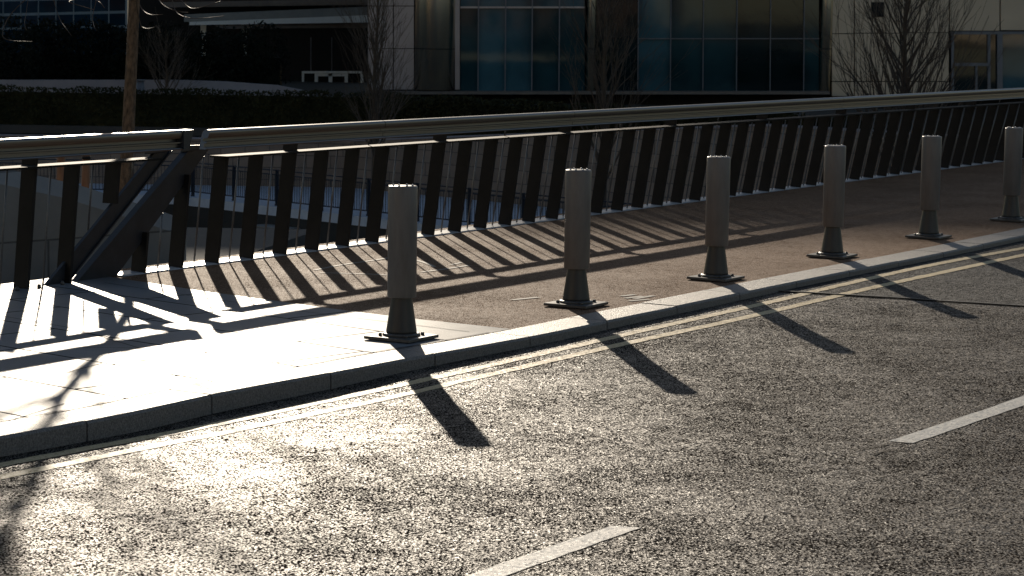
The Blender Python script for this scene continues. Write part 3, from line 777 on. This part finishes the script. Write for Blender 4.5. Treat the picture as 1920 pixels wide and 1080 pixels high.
# metal panels left of the column
mb = MB()
for (x0,x1) in ((690,736.5),(738.5,776)):
    rect(mb, x0, x1, 12, 90.6, YF, .3); rect(mb, x0, x1, 92, 168, YF, .3); rect(mb, x0, x1, -160, 10.5, YF, .3)
put(mb, 'wall_panels', M['panel'], B)
mb = MB(); rect(mb, 725, 862, 168, 171.5, YF-.2, .8); put(mb, 'shadow_gap', M['black'], B)
def column(px0, px1, nm, mat, y0=168):
    a = AT(px0, y0, YF-.1); b = AT(px1, y0, YF-.1); r = (b.x-a.x)/2; cx = (a.x+b.x)/2
    mb = MB(); mb.tube([V(cx,YF+.1,a.z), V(cx,YF+.1,9)], r, 40); o = put(mb, nm, mat, B)
    mb = MB()
    for jy in (91.5,-20): P = AT((px0+px1)/2, jy, YF); mb.tube([V(cx,YF+.1,P.z-.02), V(cx,YF+.1,P.z+.02)], r+.004, 40)
    mb.build('column_joint', M['black'], o)
column(776, 852, 'round_column', M['column'])
column(1098, 1116, 'round_column', M['column'], 171)
column(1536, 1558, 'round_column', M['column'], 172)
mb = MB(); rect(mb, 853, 862, -160, 170, YF-.05, .3); put(mb, 'pilaster', M['panel'], B)
# glazing: panes with frames
def pane(x0, x1, y0, y1, gm, YY=YF):
    j = random.Random(int(x0*7+y0)).uniform(-.012, .012); mb = MB(); rect(mb, x0, x1, y0, y1, (YY+.13-j, YY+.13+j), .04); o = put(mb, 'window_pane', gm, B); return o
def mull(x, w=2.2, y0=-160, y1=171, mat='frame'):
    mb = MB(); slab(mb, [(x-w/2+1.5,y0),(x+w/2+1.5,y0),(x+w/2-1,y1),(x-w/2-1,y1)], YF-.06, .16); put(mb, 'mullion', M[mat], B)
gx = [863,897,948,998,1049,1097]; gm = ['glass','glass3','glass3','glass','glass','glass2']
for i in range(5):
    pane(gx[i]+.5, gx[i+1]-.5, 15.5, 171, M[gm[i]]); pane(gx[i]+.5, gx[i+1]-.5, -160, 12, M['glass3'])
mb = MB(); rect(mb, 863, 1097, 12, 15.5, YF-.02, .15); put(mb, 'transom', M['panel'], B)
for x in gx[1:5]: mull(x)
gx = [1117,1197,1258,1319,1382,1445,1508,1536]; gm = ['glass2','glass3','glass','glass','glass2','glass2','glass']
for i in range(7):
    pane(gx[i]+.5, gx[i+1]-.5, 73, 171, M[gm[i]]); pane(gx[i]+.5, gx[i+1]-.5, -160, 72, M[gm[i]])
for x in gx[1:7]: mull(x, 1.6)
mb = MB(); rect(mb, 1197, 1536, 71.6, 73.4, YF+.0, .12); put(mb, 'transom', M['frame'], B)
# curtain strips inside one bay are the pane tint; beige cladding panels at right
mb = MB()
for x0, x1, ya_, yb_ in ((1560,1601,64,152),(1560,1601,-90,62.5),(1603,1689,63,152),(1603,1689,-90,61.5),(1691,1779,62,152),(1691,1779,-90,60.5),(1560,1601,154,180),(1603,1779,154,182),
                     (1781.5,1874,-90,57.5),(1876.5,1975,-90,56.5),(1977,2080,-90,56.5)):
    rect(mb, x0, x1, ya_, yb_, YF, .3)
put(mb, 'cladding_panel', M['cladp'] if 'cladp' in M else M['greywall'], B)
mb = MB(); rect(mb, 1634, 1658, 4, 32, YF-.06, .08); put(mb, 'vent_grille', M['black'], B)
# doors at right
D = MB(); rect(D, 1783, 2080, 59, 64.5, YF-.05, .3)
for x0, x1 in ((1784,1789),(1852,1857.5),(1870,1880)): rect(D, x0, x1, 64.5, 185, YF-.05, .25)
rect(D, 1789, 1852, 118, 124, YF-.03, .2); rect(D, 1829,1833,124,185, YF-.03,.2)
dr = put(D, 'door_frame', M['frame'], B)
pane(1789,1852,64,185,M['glass2']); pane(1857,1870,64,185,M['glass2']); pane(1880,2080,64,185,M['glass3'])
mb = MB(); mb.box(0,0,0,0,0,0) if False else None
# --- entrance building with canopy, left of the main one
E_ = bld('entrance_building', 600, 150, 'dark entrance hall with a white canopy and glowing white door frames')
mb = MB(); a, c = yz(262,-2.2,152), yz(745,-2.2,152); mb.prism([a, c, V(c.x,c.y,37.75), V(a.x,a.y,37.75)], (0,12,0)); put(mb, 'hall_wall', M['black'], E_)
mb = MB(); slab(mb, [(345,27),(700,12),(700,32),(345,41)], (136,140), 3.5); put(mb, 'canopy_top', M['canopyg'] if 'canopyg' in M else M['greywall'], E_)
mb = MB(); slab(mb, [(355,41),(700,28),(700,42),(355,47)], (135.6,139.6), .35); put(mb, 'canopy_fascia', M['white_p'], E_)
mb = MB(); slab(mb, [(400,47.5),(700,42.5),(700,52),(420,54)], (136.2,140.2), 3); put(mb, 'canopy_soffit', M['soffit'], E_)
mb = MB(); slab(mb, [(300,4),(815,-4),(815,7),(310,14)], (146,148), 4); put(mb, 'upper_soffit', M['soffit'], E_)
mb = MB(); slab(mb, [(300,-90),(815,-98),(815,-5),(300,3)], (146.2,148.2), 4); put(mb, 'upper_front', M['glass2'], E_)
mb = MB(); mb.box(-20,-11,154,154.4,38.5,39.15)  # unseen bar on posts, added to break the footway shade into bands
for x in (-19.5,-17,-14,-11.5): mb.box(x,x+.15,154.1,154.25,37.6,38.55)
put(mb, 'added_shade_bar', M['panel'], E_)
for x in (381, 457):
    mb = MB(); rect(mb, x-5, x+5, 46, 200, 139, .3); put(mb, 'canopy_column', M['white_p'], E_)
mb = MB(); 
for x0, x1 in ((590,596),(616,623),(646,652),(676,681),(566,570)): rect(mb, x0, x1, 136, 185, 151, .2)
rect(mb, 566, 681, 133.5, 137.5, 150.9, .3); rect(mb, 596, 646, 137.5, 143, 151, .2)
put(mb, 'door_frame', M['doorw'] if 'doorw' in M else M['white_p'], E_)
mb = MB(); rect(mb, 582, 583.5, 70, 134, 151.2, .1); rect(mb, 621.5, 622.5, 70, 134, 151.2, .1); put(mb, 'mullion', M['frame'], E_)
# --- far left glass building
L_ = bld('office_building', 120, 168, 'far blue glass office building with pale floor bands at top left')
mb = MB(); a, c = yz(-400,-2.2,172), yz(268,-2.2,176); mb.prism([a, c, V(c.x,c.y,45.6), V(a.x,a.y,45.4)], (0,20,0)); put(mb, 'glass_wall', M['glass4'], L_)
for (yl, yr, h) in ((25.5,19.5,5),(52,47,3.6),(0,-6,3)):
    mb = MB(); slab(mb, [(-300,yl+7),(252,yr),(252,yr+h),(-300,yl+7+h)], (168,174), .4); put(mb, 'floor_band', M['blueband'], L_)
for k in range(-6, 8):
    x = 5+33*k; mb = MB(); rect(mb, x, x+.7, -100, 190, 170.5+k*.35, .3); put(mb, 'mullion', M['blueband'], L_)
mb = MB(); rect(mb, 262, 269, -60, 72, 165, .4); put(mb, 'corner_column', M['white_p'], L_)
mb = MB(); rect(mb, 235, 239, -60, 68, 167, .4); put(mb, 'corner_column', M['blueband'], L_)

# --- buildings behind the camera (lit by the sun, mirrored in glass and steel)
def back(x0, x1, y, z, mat, lab):
    root = empty('street_building', (x0, y, -.4)); tag(root, lab, 'building')
    mb = MB(); mb.box(0, x1-x0, -14, 0, 0, z); mb.build('wall', mat, root)
    mb = MB()
    k = 2.0
    while k < x1-x0-2:
        zz = 1.2
        while zz < z-2: mb.box(k, k+1.4, -.1, .02, zz, zz+1.9); zz += 3.4
        k += 3.2
    mb.build('window', M['glass2'], root)
back(-78, -22, -62, 34, M['backmid'], 'pale rendered street building behind the viewpoint on the left')
back(-200, -82, -62, 42, M['backwall'], 'long pale street building added unseen behind the viewpoint, mirrored in the column')  # unseen, added tall and bright for the round column to mirror
back(-18, 22, -70, 24, M['backdark'], 'dark brick street building straight behind the viewpoint')
back(48, 110, -60, 18, M['backwall'], 'pale rendered street building behind the viewpoint on the right')
